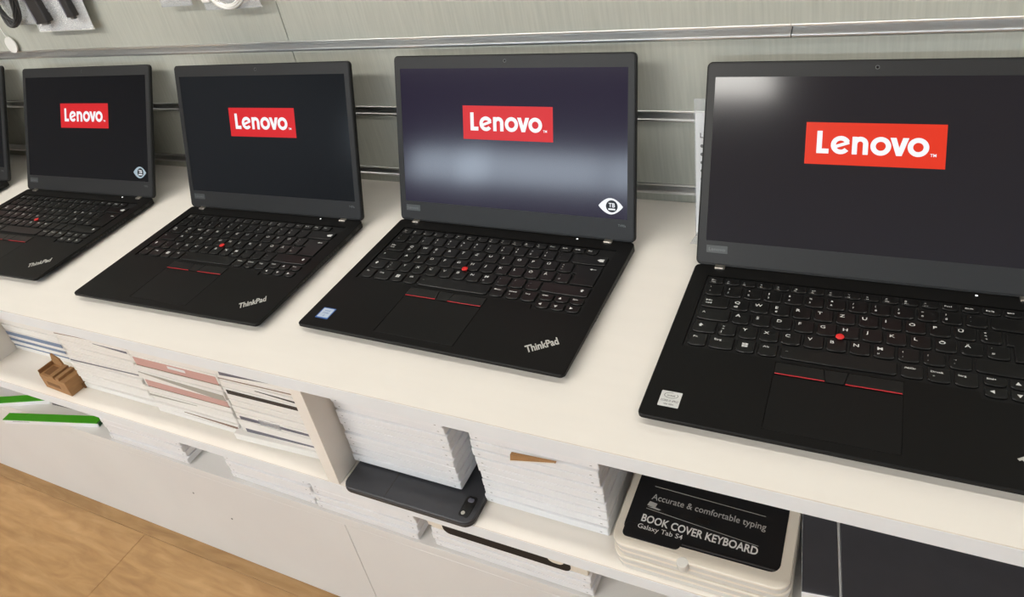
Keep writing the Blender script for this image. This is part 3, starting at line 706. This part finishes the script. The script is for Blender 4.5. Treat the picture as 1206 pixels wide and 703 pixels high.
# stack with the rose folios
g3 = 'boxes in the stack with the rose folios'
rows3 = [(9.5, 'lowest white box under the rose folios', None), (9.5, 'white box with rusty sliver, second under the rose folios', 'rust'), (9.5, 'plain white box third under the rose folios', None),
         (9.5, 'plain white box with grey corner line under the rose folios', 'greyline'), (9.5, 'plain white box right below the lower rose folio', None), (13.5, 'lower rose folio in its open box', 'pink'),
         (15.0, 'white box with grey wedge between the two rose folios', 'wedge'), (9.2, 'thin white box just under the upper rose folio', None), (16.5, 'upper rose folio box with white sticker', 'pink2'), (10.5, 'topmost white box above the upper rose folio', None)]
zz = Z2
for k, (h, lb, kind) in enumerate(rows3):
    w = 158 if k < 5 else 160
    xc = -203 if k < 5 else -202
    yf = -40 + random.uniform(-1.2, 1.2) if k not in (5, 8) else -39
    o = put_box('folio_box', xc, yf, zz, w, 200, h, lb, g3, WARMBOX, WARMBOX2, yaw=random.uniform(-.6, .6) if kind is None else 0, tabs=False)
    if kind == 'pink': strip(o, bar(-w / 2 + 5, w / 2 - 4, 1.2, 12.3, 1.2, 10.5), PINK, w, 200, .5, 'rose_folio'); strip(o, bar(-w / 2 + 5, w / 2 - 4, .5, 1.5, .5, 1.5), BROWNL, w, 200, .7)
    if kind == 'pink2':
        strip(o, bar(-w / 2 + 5, w / 2 - 3, 1.6, 14.6, 1.6, 14.6), PINK, w, 200, .5, 'rose_folio'); strip(o, bar(-w / 2 + 5, w / 2 - 3, .8, 2.0, .8, 2.0), BROWNL, w, 200, .7)
        strip(o, bar(-10, 22, 8.6, 13.0, 8.2, 12.4), PAPER, w, 200, .8, 'white_sticker')
    if kind == 'wedge': strip(o, [(-w / 2 + 2, 13.4), (w / 2 - 22, .6), (w / 2 - 2, .8), (w / 2 - 2, 9.8), (-w / 2 + 4, 14.4)], GREYF, w, 200, .5, 'grey_folio')
    if kind == 'greyline': strip(o, bar(-w / 2 + 1, 14, 3.2, 6.4, 6.6, 7.4), GREYF, w, 200)
    if kind == 'rust': strip(o, bar(-20, w / 2 - 2, 6.2, 7.0, 2.2, 6.0), BROWNL, w, 200)
    zz += h

g2 = 'white boxes between the rose folios and the cardboard box'
zz = Z2
for k in range(11):
    w, h = 156, 10.4
    lb = {5: 'white box with one dark line across it behind the cardboard box', 9: 'white box with short charcoal sliver left of the rose folios', 10: 'topmost white box with brown sliver left of the rose folios'}.get(k) or ORD[k] + ' plain white box in the stack left of the rose folios'
    o = put_box('folio_box', -369 + random.uniform(-2, 2), -36 + random.uniform(-1.2, 1.2), zz, w, 200, h, lb, g2, WARMBOX, WARMBOX2, yaw=random.uniform(-.5, .5) if k not in (5, 9, 10) else 0, tabs=False)
    if k == 5: strip(o, bar(-w / 2 + 3, w / 2 - 2, 2.2, 4.2, 6.8, 8.8), SLATE, w, 200)
    if k == 9: strip(o, bar(6, w / 2 - 2, 8.2, 8.8, 4.8, 8.4), SLATE, w, 200)
    if k == 10: strip(o, bar(-w / 2 + 4, 6, 1.4, 2.6, 4.8, 5.4), BROWNL, w, 200)
    zz += h
g1 = 'boxes beside the left divider'
zz = Z2
for k in range(8):
    w, h = 148, 13.8
    lb = {0: 'lowest white box with thin blue line beside left divider', 1: 'white box with middle blue grey spine beside left divider', 2: 'white box with upper, broadest blue grey spine beside left divider'}.get(k) or 'white box, %s from the bottom beside left divider' % ORD[k]
    o = put_box('folio_box', -594 + .2 * k, -5 + random.uniform(-.8, .8), zz, w, 200, h, lb, g1, WARMBOX, WARMBOX2, tabs=False)
    if k < 3:
        t = (2.6, 5.0, 7.2)[k]
        strip(o, bar(-w / 2 + 2, w / 2 - 1, 13.2 - t, 13.2, 13.2 - t, 13.2), BLUEF, w, 200)
    zz += h

# open kraft cardboard insert standing on the shelf
cb = tag(empty('cardboard_box', V(-484, -42, Z2 + .1), math.radians(-3)), 'small brown cardboard insert box on the middle shelf', 'box')
link('body', MB().slab(-33, 33, -13, 13, 0, 26, b=.4).mesh('body', KRAFT), cb)
bm = MB()
for x in (-4, 12): bm.slab(x, x + 9, -13, 13, 26, 31.5, b=.3)
link('raised_rib', MB().slab(-4, 6, -12.8, 12.8, 25.8, 30.5, b=.3).mesh('raised_rib', KRAFT), cb)
link('raised_rib', MB().slab(12, 20, -12.8, 12.8, 25.8, 30.5, b=.3).mesh('raised_rib', KRAFT), cb)
link('slot', MB().box(6.1, 11.9, -12.9, 12.9, 25.9, 26.2).mesh('slot', KRAFTD), cb)
link('back_flap', MB().prism_xz([(-33, 25), (-4, 25), (-8, 40), (-26, 46), (-33, 31)], 10.6, 13).mesh('back_flap', KRAFT), cb)
link('end_flap', MB().box(-33, -31.2, -12, 12, 25, 32).mesh('end_flap', KRAFT), cb)
link('tuck_corner', MB().prism_xz([(33, 8), (38, 3), (38, 0), (33, 0)], 6, 12).mesh('tuck_corner', KRAFTD), cb)
link('print_mark', MB().box(-22, 12, -13.12, -12.9, 8, 15).mesh('print_mark', KRAFTD), cb)
link('recess', MB().box(-26, -9, -9, 7, 25.9, 26.25).mesh('recess', KRAFTD), cb)

# keyboard cover boxes
def kbox(k, top):
    h = 9.5; z = Z2 + .1 + k * h
    lb = 'topmost black and beige keyboard cover box with printed text' if top else ('keyboard cover box, %s of the stack under the printed one' % ORD[k])
    o = tag(empty('keyboard_cover_box', V(459.5 + (0, -1.2, .8, 0)[k], -62 + (1.5, .5, 1.2, 0)[k], z)), lb, 'box', 'keyboard cover boxes')
    link('clear_tray', cached('ktray', lambda: MB().slab(-77.5, 77.5, 0, 262, 0, 6.2, r=13, b=.8, seg=6).mesh('clear_tray', CLEAR, 40)), o)
    link('rim', cached('krim', lambda: MB().slab(-78.5, 78.5, -.8, 262.8, 6.2, 9.3, r=13.5, b=.7, seg=6).mesh('rim', BEIGE, 40)), o)
    if top:
        P = rrect(-71, 69, 13, 252, 9, 5)
        link('print_panel', MB().prism_xy(P, 9.3, 9.75).mesh('print_panel', PRINTB), o)
        link('panel_band', MB().slab(-70, -16, 8.2, 24, 9.4, 10.2, r=5, b=.4).mesh('panel_band', PRINTB), o)
        link('panel_bevel', MB().slab(-15, 66, 14.5, 16.0, 9.5, 10.3, r=.6, b=.3).mesh('panel_bevel', BLACKF), o)
        link('thumb_notch', MB().cyl(-10.4, -1.0, 2.0, 9.6, 5.2, 18, .4).mesh('thumb_notch', CLEAR, 40), o)
        t1 = MB(); z1 = 9.82
        txt(t1, 'Accurate & comfortable typing', -54, 53.6, z1, 9.6, width=106, rot=-.022, bold=.004)
        t1.box(-54.5, 50, 68.4, 68.9, z1 - .02, z1); t1.xf(lambda x, y, z: (x, y - (x + 54) * .03 if y > 60 else y, z))
        link('print_line', t1.mesh('print_line', PRINTG), o)
        t2 = MB(); txt(t2, 'BOOK COVER KEYBOARD', -57, 28.0, z1, 11.2, width=106, rot=-.03, bold=.022)
        txt(t2, 'Galaxy Tab S4', -58, 20.0, 10.25, 6.8, width=42, rot=-.01, bold=.003)
        link('print_text', t2.mesh('print_text', PRINTW), o)
        link('print_line', MB().flat([(-56, 42.2), (48.6, 33.6), (48.6, 34.1), (-56, 42.8)], z1).mesh('print_line', PRINTG), o)
        ic = MB(); ic.flat([(-56, 46), (-48, 45), (-47, 50), (-54.5, 51)], z1); ic.flat([(-55.5, 44.6), (-44, 43.2), (-42, 44.6), (-47.6, 45.6)], z1)
        link('print_icon', ic.mesh('print_icon', PRINTG), o)
        link('panel_latch', MB().slab(-9, 3, 40, 46, 9.7, 10.0, r=1, b=.1).mesh('panel_latch', HOLE), o)
for k in range(4): kbox(k, k == 3)

# dark boxes at the right end
def dark_box(x0, x1, yf, h, yaw, label):
    o = tag(empty('dark_tablet_box', V(x0, yf, Z2 + .1), math.radians(yaw)), label, 'box', 'dark boxes at the right end of the shelf')
    link('side_wall', MB().slab(0, x1 - x0, 0, 250, 0, h - 1.4, b=.4).mesh('side_wall', WBOX), o)
    link('top_sheet', MB().slab(.2, x1 - x0 - 2.0, .2, 249.8, h - 1.4, h, b=.3).mesh('top_sheet', SLATETOP), o)
    return o
dark_box(547.6, 578.2, -60, 41, 6.2, 'narrow dark slate topped box between keyboard cover box and wide dark box')
dark_box(579.0, 760, -62, 40.4, 6.2, 'wide dark slate topped box at the right end of the shelf')

# ------------------------------------------------------------------ things on the lowest shelf
g5 = 'white boxes on the lowest shelf'
def low_stack(x0, x1, yf, n, h, where, m1=WBOX, m2=WBOX2):
    return white_stack(x0, x1, yf, Z3, n, h, 190, where, g5 + ' ' + where, m1, m2, jit=1.6)
low_stack(-531, -344, -8, 8, 12.5, 'of the lowest shelf stack beside the green boxes')
low_stack(-254, -92, -7, 8, 12.5, 'of the lowest shelf stack right of the gap')
low_stack(-87, 82, -8, 8, 13.0, 'of the lowest shelf stack below the black folio')
low_stack(104, 318, -9, 3, 11.5, 'under the grey box with black window')
gb = put_box('window_box', 211, -9, Z3 + 34.6, 214, 190, 46, 'grey box with long black window on the lowest shelf', None, BEIGE, BEIGE, tabs=False)
link('black_window', MB().slab(-84, 86, -20, 13, 0, .6, r=9, seg=5).xf(lambda x, y, z: (x, -95 - z, y + 22)).mesh('black_window', PRINTB), gb)
link('white_pill', MB().slab(58, 79, -11, 8.5, 0, .9, r=8, seg=5).xf(lambda x, y, z: (x, -95 - z, y + 22)).mesh('white_pill', BEIGE), gb)
put_box('carton', -300, 34, Z3, 78, 150, 52, 'cream box set back in the gap of the lowest shelf', None, WARMBOX, WARMBOX2, tabs=False)
put_box('carton', 93, 20, Z3, 18, 150, 62, 'narrow brown carton in the slit below the black folio', None, KRAFT, KRAFT, tabs=False)

def pen_box(x, y, ang, L, label, endm):
    o = tag(empty('pen_box', V(x, y, Z3 + .1), math.radians(ang)), label, 'box', 'green pen boxes on the lowest shelf')
    link('tray', MB().slab(-L, 0, 0, 15.5, 0, 8.2, b=.3).mesh('tray', WBOX2), o)
    link('green_top', MB().slab(-L - .2, .2, -.2, 15.7, 8.2, 10.2, b=.3).mesh('green_top', GREEN), o)
    link('end_cap', MB().slab(0, .7, 1.5, 14, 1, 8.0).mesh('end_cap', endm), o)
    link('print_mark', MB().box(-L * .9, -L * .72, -.15, .1, 5.6, 6.3).mesh('print_mark', INK), o)
pen_box(-580, 3, 13, 205, 'front long green and white pen box overhanging the lowest shelf', GREEND)
pen_box(-736, 17, 19, 205, 'rear green and white pen box at the left edge', BLUEBOX)
o = put_box('blue_carton', -908, 30, Z3, 90, 120, 36, 'dark blue box on the lowest shelf at the left edge', None, BLUEBOX, BLUEBOX, tabs=False)
o = put_box('grey_carton', -800, 42, Z3, 110, 120, 20, 'flat grey box behind the rear green pen box', None, GREYF, GREYF, tabs=False)
bc = tag(empty('cable_pouch', V(-690, 26, Z3 + .1), math.radians(3)), 'flat black pouch behind the front green pen box', 'pouch')
link('pouch_body', MB().slab(-42, 42, -8, 60, 0, 5, r=6, b=1.2).mesh('pouch_body', BLACKF, 40), bc)
link('pouch_zip', MB().slab(-38, 38, -7, -5, 4.8, 5.4, b=.2).mesh('pouch_zip', INK), bc)

# ------------------------------------------------------------------ hung on the slat wall
def bag(x0, x1, z0, z1, y, material, name, label, bulge=6, crumple=1.5, skew=0.0, hook=True, seed=1):
    rnd = random.Random(seed); nx, nz = 14, 16
    e = tag(empty(name, V((x0 + x1) / 2, y, z0)), label, 'bag', 'bags hung on the slat wall')
    w, h = x1 - x0, z1 - z0
    def sheet(sgn, off):
        vs = []; fs = []
        for j in range(nz + 1):
            for i in range(nx + 1):
                u, v = i / nx, j / nz
                d = bulge * (math.sin(math.pi * u) ** .6) * (math.sin(math.pi * min(1, v * 1.0)) ** .6) if 0 < u < 1 and 0 < v < 1 else 0
                d += rnd.uniform(0, crumple) * (0 < u < 1 and 0 < v < 1)
                vs.append((-w / 2 + u * w + skew * v, sgn * d + off, v * h))
        for j in range(nz):
            for i in range(nx):
                a = j * (nx + 1) + i; f = (a, a + 1, a + nx + 2, a + nx + 1); fs.append(f if sgn < 0 else tuple(reversed(f)))
        return MB().add(vs, fs)
    link('back_sheet', sheet(1, .3).xf(lambda x, y_, z: (x, min(y_, 5), z)).mesh('back_sheet', POLY if material is POLY else FILM, 60), e)
    link('front_sheet', sheet(-1, -.3).mesh('front_sheet', FILM, 60), e)
    link('seal', MB().box(-w / 2, w / 2, -.6, .6, 0, 3).mesh('seal', material), e)
    if hook:
        link('hook', MB().tube([(0 + skew, 334 - y, h - 8), (skew, 0, h - 8), (skew, -18, h - 6), (skew, -22, h - 1)], 1.8, 8).mesh('hook', ALU, 60), e)
    return e
bag(-745, -597, 266, 420, 318, POLY, 'accessory_bag', 'white polybag with dark adapters hung at upper left', skew=8, seed=3)
def adapter(x, y, z, w, h, d, ry, label):
    a = tag(empty('power_adapter', V(x, y, z)), label, 'adapter', 'adapters in the white polybag'); a.rotation_euler = (0, math.radians(ry), 0)
    link('body', MB().slab(-w / 2, w / 2, -d / 2, d / 2, 0, h, r=3, b=1).mesh('body', BLACKF, 40), a)
    link('face_strip', MB().box(-w / 2 + 3, -w / 2 + 6, -d / 2 - .2, -d / 2 + .2, 4, h - 4).mesh('face_strip', SLATE), a)
    link('plug', MB().slab(-w / 4, w / 4, -d / 4, d / 4, -4, .2, r=1, b=.3).mesh('plug', INK), a)
adapter(-702, 309, 285, 34, 90, 14, -6, 'wide dark adapter in the left of the polybag')
adapter(-622, 309, 292, 20, 90, 12, -5, 'slim dark adapter in the right of the polybag')
# cable coil
cc = tag(empty('cable_coil', V(-785, 318, 281)), 'grey cable coil hung beside the white polybag', 'cable')
for k in range(5):
    a_k, b_k = 27 + 1.6 * k, 62 + 2.2 * k
    P = [(a_k * math.cos(t) - 6 + .35 * (b_k * math.sin(t)) * .3, -6 + 4 * math.sin(3 * t + k), 4 + 66 + b_k * math.sin(t)) for t in [2 * math.pi * j / 36 for j in range(36)]]
    link('cable_loop', MB().tube(P, 2.3, 7, True).mesh('cable_loop', CABLE, 60), cc)
link('tie', MB().slab(-30, -12, -12, 4, 52, 64, r=3, b=1).mesh('tie', INK), cc)
link('coil_bag', MB().box(-42, 40, 6, 6.4, -2, 150).mesh('coil_bag', FILM), cc)
link('hook', MB().tube([(0, 16, 132), (0, 0, 132), (0, -16, 135)], 1.8, 8).mesh('hook', ALU, 60), cc)
# round white tag on a thread
tg = tag(empty('round_tag', V(-868, 329, 226)), 'round white price tag on a thread above the rail', 'tag')
link('disc', MB().cyl(0, 0, 0, 2.0, 15.5, 28, .3).xf(lambda x, y, z: (x, -z, y + 15.5)).mesh('disc', TAGW, 40), tg)
link('thread', MB().tube([(-2, -1, 30), (-8, -1, 48), (-16, -1, 80), (-26, -1, 130), (-30, 1, 200)], 1.1, 6).mesh('thread', TAGW, 60), tg)
bag(-412, -345, 295, 430, 316, FILM, 'accessory_bag', 'clear bag corner at the top edge, left of the wall seam', seed=5)
bag(-316, -206, 287, 430, 312, FILM, 'accessory_bag', 'wide clear bag with white cable at the top edge', bulge=9, seed=6)
wc = tag(empty('white_cable', V(-262, 308, 292)), 'coiled white cable inside the wide clear bag', 'cable')
for k in range(3):
    P = [((34 + 3 * k) * math.cos(t), 2 * math.sin(2 * t + k), 36 + (34 + 2.4 * k) * math.sin(t)) for t in [2 * math.pi * j / 32 for j in range(32)]]
    link('cable_loop', MB().tube(P, 2.0, 7, True).mesh('cable_loop', TAGW, 60), wc)
link('plug', MB().slab(-50, -34, -3, 3, 8, 16, r=1.5, b=.5).mesh('plug', TAGW), wc)

# small sign standing behind the right laptop
sg = tag(empty('price_sign', V(393.5, 261, 0.2)), 'narrow white sign in a clear holder behind the right laptop', 'sign')
sg.rotation_euler = (math.radians(-13.5), 0, 0)
link('acrylic_holder', MB().slab(0, 105, 0, 1.2, 0, 162, b=.3).mesh('acrylic_holder', ACRYL), sg)
pp = link('paper_card', MB().slab(1.5, 103.5, -.6, -.2, 5, 146, b=0).mesh('paper_card', PAPER), sg)
tx = MB(); txt(tx, 'L', 6.5, 118, .9, 8, bold=.02)
for k in range(7): tx.disc(8.6, 108.5 - 9.6 * k, .9, 2.0, 12)
link('print_mark', tx.xf(lambda x, y, z: (x, -z, y)).mesh('print_mark', INK), pp)
link('foot', MB().slab(0, 105, -26, 6, -.1, 1.3, b=.3).mesh('foot', ACRYL), sg)
